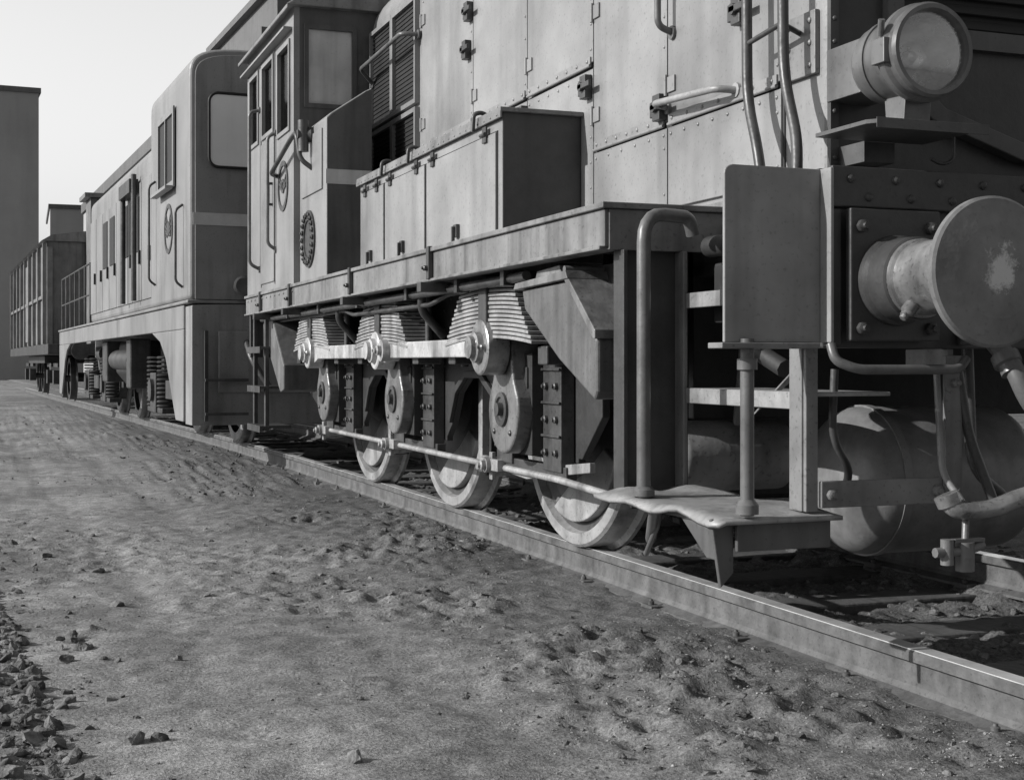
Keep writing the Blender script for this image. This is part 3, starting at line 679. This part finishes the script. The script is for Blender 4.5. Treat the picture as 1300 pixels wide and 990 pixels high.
m.lathe([(.0,.05),(.008,.05),(.008,.028),(0,.028)],(1.8595,9.45,2.04),(-1,0,0),20,False)
for k in (-1,0,1):
    L_=.125-.02*abs(k)
    for s in (-1,1): m.prism([(9.45+s*L_,2.04+k*.03+.02),(9.45+s*.05,2.04+k*.02-.006),(9.45+s*.05,2.04+k*.02+.010),(9.45+s*L_,2.04+k*.03+.040)],1.852,1.8595)
m.obj('roundel_emblem',DARK2,cab)
grab([(1.86,9.72,2.45),(1.80,9.72,2.42),(1.80,9.72,1.66),(1.86,9.72,1.62)],.012)
grab([(1.86,10.35,2.72),(1.78,10.35,2.70),(1.78,10.35,1.56),(1.86,10.35,1.52)],.013)
for y in (10.38,10.86):
    m=M(); m.box(1.90,1.93,y-.025,y+.025,.30,1.2); m.obj('step_post',DARK2,L1,.003)
for z in (.32,.62,.92): m=M(); m.box(1.86,2.1,10.35,10.89,z,z+.02); m.box(1.855,1.866,10.35,10.89,z-.03,z+.02); m.obj('step_tread',DARK2,L1,.002,1)
m=M(); m.box(1.9,mx(1.9),11.0,11.05,.86,1.33); m.box(2.0,2.25,10.9,11.0,.86,1.2); m.obj('rear_beam',BEAM,L1,.005)
for s in (2.335,mx(2.335)): m=M(); m.cyl((s,11.05,1.05),(s,11.55,1.05),.09); m.lathe([(0,.2),(.03,.2),(.045,.1),(.05,0)],(s,11.53,1.05),(0,1,0),32,True); m.obj('buffer',BEAM,L1)
# front of hood
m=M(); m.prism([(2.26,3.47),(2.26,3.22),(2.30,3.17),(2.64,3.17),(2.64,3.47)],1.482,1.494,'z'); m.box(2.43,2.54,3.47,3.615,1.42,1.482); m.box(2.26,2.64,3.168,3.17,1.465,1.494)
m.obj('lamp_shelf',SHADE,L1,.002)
LX=2.475
m=M(); sc=1.0; pr=[(0,0.02),(.0,.08),(.015,.105),(.04,.118),(.18,.122),(.182,.132),(.205,.141),(.225,.141),(.235,.131),(.262,.135),(.272,.128),(.272,.116),(.24,.112)]
m.lathe([(a,r*sc) for a,r in pr],(LX,3.46,1.70),(-.03,-1,0),56,False); m.prism([(3.28,1.495),(3.36,1.495),(3.37,1.59),(3.27,1.59)],LX-.045,LX+.045); m.cyl((LX+.0,3.36,1.80),(LX+.0,3.36,1.84),.02); m.box(LX-.08,LX+.08,3.44,3.615,1.62,1.78)
m.box(LX-.155,LX-.13,3.22,3.28,1.66,1.73); m.tube([(LX-.145,3.25,1.74),(LX-.155,3.23,1.78)],.01)
m.lathe([(.08,.120),(.08,.125),(.10,.125),(.10,.120)],(LX,3.46,1.70),(-.03,-1,0),48,False)
hl=m.obj('headlight',CHROME,L1,.002)
m=M(); m.lathe([(.245,.113),(.20,.105),(.14,.075),(.11,.032),(.108,0.0)],(LX,3.46,1.70),(-.03,-1,0),40,False,True); m.lathe([(.11,.02),(.15,.022),(.17,.015),(.175,0)],(LX,3.46,1.70),(-.03,-1,0),16,False); m.obj('lamp_reflector',REFL,hl)
m=M(); m.lathe([(.254,.114),(.261,.08),(.265,.045),(.266,0.0)],(LX,3.46,1.70),(-.03,-1,0),40,False,True); m.obj('headlight_lens',LENS,hl)
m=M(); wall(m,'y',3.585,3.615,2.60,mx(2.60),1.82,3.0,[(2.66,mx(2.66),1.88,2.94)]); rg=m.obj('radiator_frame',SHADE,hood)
m=M(); m.box(2.66,mx(2.66),3.605,3.615,1.88,2.94)
for i in range(22): z=1.90+i*.048; m.prism([(3.585,z-.015),(3.6,z+.015),(3.604,z+.012),(3.589,z-.018)],2.66,mx(2.66))
m.obj('radiator_shutter',BLACK,rg)
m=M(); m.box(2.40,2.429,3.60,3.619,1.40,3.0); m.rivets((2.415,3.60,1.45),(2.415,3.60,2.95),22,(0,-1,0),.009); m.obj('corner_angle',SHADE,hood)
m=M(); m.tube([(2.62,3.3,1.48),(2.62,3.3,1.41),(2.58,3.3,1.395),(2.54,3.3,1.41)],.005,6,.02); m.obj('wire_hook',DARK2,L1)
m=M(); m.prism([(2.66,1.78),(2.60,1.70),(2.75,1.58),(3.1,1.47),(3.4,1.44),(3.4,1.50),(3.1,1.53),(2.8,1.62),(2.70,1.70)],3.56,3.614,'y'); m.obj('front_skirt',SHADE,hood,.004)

# ------------------------------------------------------------------ SECOND LOCO
OFF=Vector((0,0,0))
y2=12.45
L2=root('diesel_locomotive',(CX-float(off(y2)),y2,0),'grey four-axle diesel locomotive with pale nose band and walkway railing','locomotive',rz=HEAD*.95)
HW=1.60
def sec(z0,hw,zs,zt,n=12,e1=.32,e2=.8):
    a=[(-hw,z0),(-hw,zs)]+[(-hw*math.cos(math.pi/2*i/n)**e1 if i<n else 0,zs+(zt-zs)*math.sin(math.pi/2*i/n)**e2) for i in range(1,n+1)]
    return a+[(-x,z) for x,z in a[-2::-1]]
m=M(); m.prism(sec(1.38,HW,3.36,3.64,12,.22,.7),.0,2.25,'y'); cab2=m.obj('cab',LOCO2,L2,.04,4)
m=M(); m.prism(sec(.26,HW-.02,1.32,1.34),-.02,.30,'y'); ap=m.obj('nose_apron',LOCO2D,L2,.02)
m=M(); m.box(-1.35,1.35,-.05,-.021,.55,1.1); m.obj('apron_door',LOCO2D,ap,.01)
m=M(); m.prism(sec(1.38,HW-.05,3.34,3.58,12,.22,.7),-.012,-.002,'y'); m.obj('nose_panel',LOCO2D,cab2,.01)
m=M(); m.box(-HW+.03,HW-.03,-.02,-.0125,2.04,2.15);m.obj('white_band',WHITE,cab2)
for (a,b) in ((-1.45,-.2),(.2,1.45)):
    m=M(); P=arc(a+.1,3.14,.08,90,180,4)+arc(a+.1,2.64,.08,180,270,4)+arc(b-.1,2.64,.08,270,360,4)+arc(b-.1,3.14,.08,0,90,4)
    m.prism(P,-.03,-.013,'y'); w=m.obj('windscreen',GLASSL,cab2)
    m=M(); m.tube([(x,-.03,z) for x,z in P+[P[0]]],.014,6,.01); m.obj('windscreen_frame',BLACK,w)
m=M(); m.box(-HW-.012,-HW-.001,.72,1.6,2.5,3.17); sw=m.obj('side_window',BLACK,cab2)
m=M(); wall(m,'x',-HW-.03,-HW-.013,.68,1.64,2.46,3.21,[(.74,1.58,2.52,3.15)]); m.box(-HW-.1,-HW-.031,.7,1.62,2.44,2.47);m.box(-HW-.03,-HW-.013,1.15,1.18,2.52,3.15); m.obj('window_frame',LOCO2,sw)
m=M(); m.lathe([(.0,.24),(.01,.24),(.01,.20),(0,.20)],(-HW,1.10,2.10),(-1,0,0),30,False); m.lathe([(.0,.07),(.01,.07),(.01,.0)],(-HW,1.10,2.10),(-1,0,0),20,False)
for k in range(-2,3):
    for s in (-1,1):
        L_=.18-.02*abs(k); y_=1.10; m.prism([(y_+s*L_,2.10+k*.05+.03),(y_+s*.07,2.10+k*.035-.010),(y_+s*.07,2.10+k*.035+.012),(y_+s*L_,2.10+k*.05+.06)],-HW-.01,-HW-.0005)
m.obj('roundel_emblem',DARK2,cab2)
for pp in ([(-HW-.005,1.9,1.6),(-HW-.07,1.9,1.65),(-HW-.07,1.9,2.6),(-HW-.005,1.9,2.65)],[(-HW-.005,.3,1.5),(-HW-.07,.3,1.55),(-HW-.07,.3,2.2),(-HW-.005,.3,2.25)]):
    m=M(); m.tube(pp,.012,8,.04); m.obj('grab_rail',DARK2,L2)
m=M(); m.prism(sec(1.38,HW-.04,2.95,3.2,12,.25,.7),2.26,8.2,'y'); h2=m.obj('hood',LOCO2,L2,.05,3)
for i in range(8):
    y=2.4+i*.72; m=M(); m.box(-HW+.025,-HW+.0395,y,y+.68,1.5,2.8); d=m.obj('hood_door',LOCO2,h2,.004)
    m=M()
    if i in (1,2,4,5):
        m.box(-HW+.015,-HW+.024,y+.12,y+.56,2.05,2.65)
    m.box(-HW+.0,-HW+.024,y+.03,y+.08,1.9,2.05); m.obj('louvre',BLACK,d)
    m=M(); m.box(-HW+.03,-HW+.0394,y-.03,y-.008,1.5,2.8); m.obj('door_gap',BLACK,d)
m=M(); m.tube([(-HW-.03,3.3,1.5),(-HW-.03,3.3,2.9)],.03); m.tube([(-HW-.03,4.2,1.5),(-HW-.03,4.2,2.8)],.03); m.box(-HW-.08,-HW+.02,3.3,4.2,2.7,2.85); m.obj('exhaust_trunk',DARK2,h2)
m=M(); m.prism(sec(1.38,.95,2.6,2.95),8.21,12.2,'y'); m.obj('rear_hood',LOCO2,L2,.05,3)
m=M(); m.box(-HW-.02,HW+.02,-.02,12.8,1.345,1.375); m.box(-HW,-HW+.03,.301,12.8,1.12,1.339); m.box(HW-.03,HW,.301,12.8,1.12,1.339); m.box(-1.0,1.0,.31,12.8,.9,1.33)
for y0,sg in ((.301,1),(12.8,-1)):
    P=[(y0,1.119),(y0+sg*1.9,1.119),(y0+sg*1.35,1.02),(y0+sg*1.0,.85),(y0+sg*.42,.28),(y0+sg*.02,.28)]
    for x in (-HW,HW-.03): m.prism(P,x,x+.03)
m.obj('underframe',LOCO2,L2,.01)
m=M()
for i in range(7):
    y=8.3+i*.73; m.tube([(-HW+.04,y,1.375),(-HW+.04,y,2.25)],.016,8)
for z in (1.8,2.25): m.tube([(-HW+.04,8.3,z),(-HW+.04,12.68,z)],.015,8)
m.obj('walkway_railing',DARK2,L2)
for yb in (2.9,9.9):
    m=M(); m.prism([(yb-1.75,.45),(yb-1.4,.45),(yb-1.2,.28),(yb-.8,.28),(yb-.5,.40),(yb+.5,.40),(yb+.8,.28),(yb+1.2,.28),(yb+1.4,.45),(yb+1.75,.45),(yb+1.75,1.08),(yb-1.75,1.08)],-1.12,-1.0)
    m.box(-1.0,1.0,yb-.2,yb+.2,.4,.9); m.rivets((-1.12,yb-.45,.6),(-1.12,yb+.45,.6),6,(-1,0,0),.02); m.rivets((-1.12,yb-1.6,.95),(-1.12,yb+1.6,.95),14,(-1,0,0),.02); bg=m.obj('bogie',DARK2,L2,.01)
    for a in (-1.1,1.1):
        m=M()
        for x,d in ((-.82,1),(.82,-1)): m.lathe([(0,.40),(0,.48),(.01,.5),(.1,.5),(.12,.53),(.14,.53),(.14,.4),(.05,.35),(.03,.15),(-.02,.12),(-.02,0)],(x,yb+a,.5),(d,0,0),36,False)
        m.cyl((-1.2,yb+a,.5),(1.2,yb+a,.5),.08); m.obj('wheelset',WHEEL,bg)
        m=M(); m.box(-1.32,-1.121,yb+a-.2,yb+a+.2,.24,.70); m.cyl((-1.36,yb+a,.5),(-1.32,yb+a,.5),.13); m.box(-1.30,-1.125,yb+a-.55,yb+a+.55,.24,.30); m.obj('axle_box',DARK2,bg,.01)
        for k in (-.38,.38):
            m=M()
            for j in range(12): m.lathe([(0,.085),(.014,.1),(.028,.085)],(-1.235,yb+a+k,.31+j*.05),(0,0,1),14)
            m.obj('coil_spring',DARK2,bg)
    m=M(); m.cyl((-1.2,yb,.95),(-1.2,yb-.5,.95),.12); m.tube([(-1.2,yb-.6,1.0),(-1.25,yb-.3,.7),(-1.2,yb+.3,.72),(-1.2,yb+.6,1.0)],.03,8,.1); m.box(-1.3,-1.13,yb-.3,yb+.3,.42,.62); m.obj('brake_cylinder',DARK2,bg)
m=M(); m.prism([(-1.3,1.1),(-1.36,.7),(-1.2,.5),(1.2,.5),(1.36,.7),(1.3,1.1)],5.5,7.1,'y'); m.obj('fuel_tank',DARK,L2,.05,4)
m=M(); m.box(-1.45,-1.2,4.95,5.3,.5,1.11); m.obj('equipment_box',DARK2,L2,.02)
m=M(); m.box(-1.45,-1.2,7.3,7.8,.55,1.11); m.obj('equipment_box',DARK2,L2,.02)
m=M(); m.cyl((-1.3,5.4,.85),(-1.3,7.2,.85),.14,n=20); m.obj('air_reservoir',DARK2,L2)
for x in (-.875,.875): m=M(); m.cyl((x,-.06,1.05),(x,-.5,1.05),.09); m.lathe([(0,.2),(.03,.2),(.045,.1),(.05,0)],(x,-.48,1.05),(0,-1,0),32,True); m.obj('buffer',DARK2,L2)
m=M()
for z in (.35,.65): m.box(-1.48,-1.1,-.14,-.06,z,z+.025)
m.box(-1.48,-1.45,-.1,-.06,.3,1.1); m.obj('front_step',DARK2,L2)
m=M(); m.lathe([(0,.07),(.1,.09),(.11,.07),(.105,0)],(-1.15,-.06,1.5),(0,-1,0),20,False); m.obj('marker_lamp',CHROME,L2)
m=M(); m.tube([(-1.1,-.06,1.0),(-1.1,-.25,.85),(-.95,-.3,.6)],.03,8,.1); m.obj('brake_hose',DARK2,L2)

# ------------------------------------------------------------------ WAGON
y3=29.9
W=root('freight_wagon',(CX-.08-float(off(y3)),y3,0),'weathered boarded freight wagon with brakeman cabin on steel underframe','wagon',rz=HEAD)
m=M(); m.box(-1.4,1.4,0,11.4,1.2,3.32)
m.obj('wagon_body',VAN,W,.01)
m=M()
for i in range(9): y=.03+i*1.4; m.box(-1.47,-1.401,y,y+.10,1.2,3.28)
m.box(-1.44,-1.401,4.4,5.5,1.3,3.1)
for x in (-1.38,-.5,.4,1.28): m.box(x,x+.1,-.05,-.001,1.2,3.2)
m.box(-1.45,-1.402,.1,11.3,2.15,2.22); m.obj('wagon_stanchions',DECK,W)
m=M(); m.prism([(-1.5,3.322),(1.5,3.322),(1.3,3.45),(.6,3.55),(-.6,3.55),(-1.3,3.45)],-.05,11.5,'y'); m.obj('wagon_roof',DECK,W)
m=M(); m.box(-.62,.9,-.9,-.06,1.2,4.15); bc=m.obj('brake_cabin',VAN,W,.01)
m=M(); m.box(-.74,1.02,-1.02,.06,4.152,4.24); m.obj('cabin_roof',DECK,bc)
m=M(); m.box(-1.45,1.45,-1.0,11.5,.98,1.19); m.box(-1.2,1.2,3,8,.8,.97)
m.obj('wagon_underframe',DARK2,W,.01)
for x in (-.875,.875): m=M(); m.cyl((x,-1.0,1.05),(x,-1.5,1.05),.08); m.lathe([(0,.18),(.04,.18)],(x,-1.5,1.05),(0,-1,0),24); m.obj('buffer',DARK2,W)
for yy in (1.4,3.0,8.4,10.0):
    m=M()
    for x,d in ((-.82,1),(.82,-1)): m.lathe([(0,.36),(0,.45),(.1,.46),(.14,.49),(.14,.36),(.04,.3),(.04,0)],(x,yy,.47),(d,0,0),28,False)
    m.cyl((-1.1,yy,.47),(1.1,yy,.47),.07); m.box(-1.15,-1.0,yy-.15,yy+.15,.35,.65); m.box(-1.1,-1.04,yy-.5,yy+.5,.72,.8); m.obj('wagon_wheel',DARK2,W)

# ------------------------------------------------------------------ BUILDINGS
def building(name,loc,rz,w,d,h,mt,label,par=.5):
    e=root(name,loc,label,'building',rz=rz)
    m=M(); m.box(0,w,0,d,-.6,h); m.obj('wall',mt,e,off=(0,0,0))
    m=M(); m.box(-.12,w+.12,-.12,d+.12,h+.003,h+par); m.obj('roof',ROOFM,e,off=(0,0,0))
    return e
def windows(e,face,w,d,h,rows,cols,ww,wh,z0):
    for r in range(rows):
        for c in range(cols):
            z=z0+r*(h-z0-1)/rows
            if face=='front':
                x=(c+.5)*w/cols-ww/2; m=M(); m.box(x,x+ww,-.05,-.004,z,z+wh)
            else:
                y=(c+.5)*d/cols-ww/2; m=M(); m.box(-.05,-.004,y,y+ww,z,z+wh)
            m.obj('window',GLASSD,e,off=(0,0,0))
a3=math.radians(3)
b1=building('tall_building',(2.3-20*math.cos(a3),84.6-20*math.sin(a3),-.1),a3,20,14,16.6,CONC,'tall plain concrete block with flat roof behind the yard',par=.3)
b2=building('low_building',(3.6,104,-.1),math.radians(-1),16,12,12.0,CONC2,'lower pale rendered building with flat roof',par=.3); windows(b2,'front',16,12,12.0,2,4,1.6,1.6,4)
b3=building('workshop_building',(6.6,36,-.1),HEAD,18,44,9.2,CONC2,'long workshop hall with flat roof beside the track',par=.5); windows(b3,'side',18,44,9.2,2,11,2.2,2.0,2.0)
m=M(); m.box(.4,12,.3,9,9.71,10.9); m.box(.2,12.2,.1,9.2,10.903,11.1); m.obj('roof_house',ROOFM,b3,off=(0,0,0))

# ------------------------------------------------------------------ light, sky, camera
EL=math.radians(26); PH=math.radians(6)
S=Vector((-math.cos(EL)*math.cos(PH),math.cos(EL)*math.sin(PH),math.sin(EL)))
ld=bpy.data.lights.new('sun','SUN'); ld.energy=5.0; ld.angle=math.radians(.5); ld.color=(1,.99,.98)
lo=bpy.data.objects.new('sun',ld); COL.objects.link(lo); lo.rotation_euler=S.to_track_quat('Z','Y').to_euler(); lo.location=(-20,10,20)
wd=bpy.data.worlds.new('World'); scene.world=wd; wd.use_nodes=True; nt=wd.node_tree; N=nt.nodes; L=nt.links
bg=N['Background']; sk=N.new('ShaderNodeTexSky'); sk.sky_type='NISHITA'; sk.sun_disc=False; sk.sun_elevation=EL; sk.sun_rotation=math.atan2(S.x,S.y)%(2*math.pi)
sk.dust_density=2.0; sk.air_density=1.0
# film of the period was mostly blue sensitive: use the blue channel of the sky, with an added gain that brightens the north and dims the south
sp=N.new('ShaderNodeSeparateColor'); L.new(sk.outputs[0],sp.inputs[0])
tc=N.new('ShaderNodeTexCoord'); dt=N.new('ShaderNodeVectorMath'); dt.operation='DOT_PRODUCT'; dt.inputs[1].default_value=(.1,.99,0.05); L.new(tc.outputs['Generated'],dt.inputs[0])
mr=N.new('ShaderNodeMapRange'); mr.inputs['From Min'].default_value=0; mr.inputs['From Max'].default_value=.85; mr.inputs['To Min'].default_value=.56; mr.inputs['To Max'].default_value=1.45; mr.interpolation_type='SMOOTHSTEP'
L.new(dt.outputs['Value'],mr.inputs['Value'])
mu=N.new('ShaderNodeMath'); mu.operation='MULTIPLY'; L.new(sp.outputs[2],mu.inputs[0]); L.new(mr.outputs[0],mu.inputs[1])
L.new(mu.outputs[0],bg.inputs['Color']); bg.inputs['Strength'].default_value=.15
cd=bpy.data.cameras.new('camera'); cam=bpy.data.objects.new('camera',cd); COL.objects.link(cam)
cam.location=(0,0,.82); cam.rotation_euler=(math.radians(90),0,math.radians(-20.6)); cd.lens=48.2; cd.sensor_width=36; cd.shift_y=-35/1300; cd.clip_end=3000; cd.clip_start=.05
scene.camera=cam
scene.view_settings.view_transform='Standard'; scene.view_settings.look='None'; scene.view_settings.exposure=0
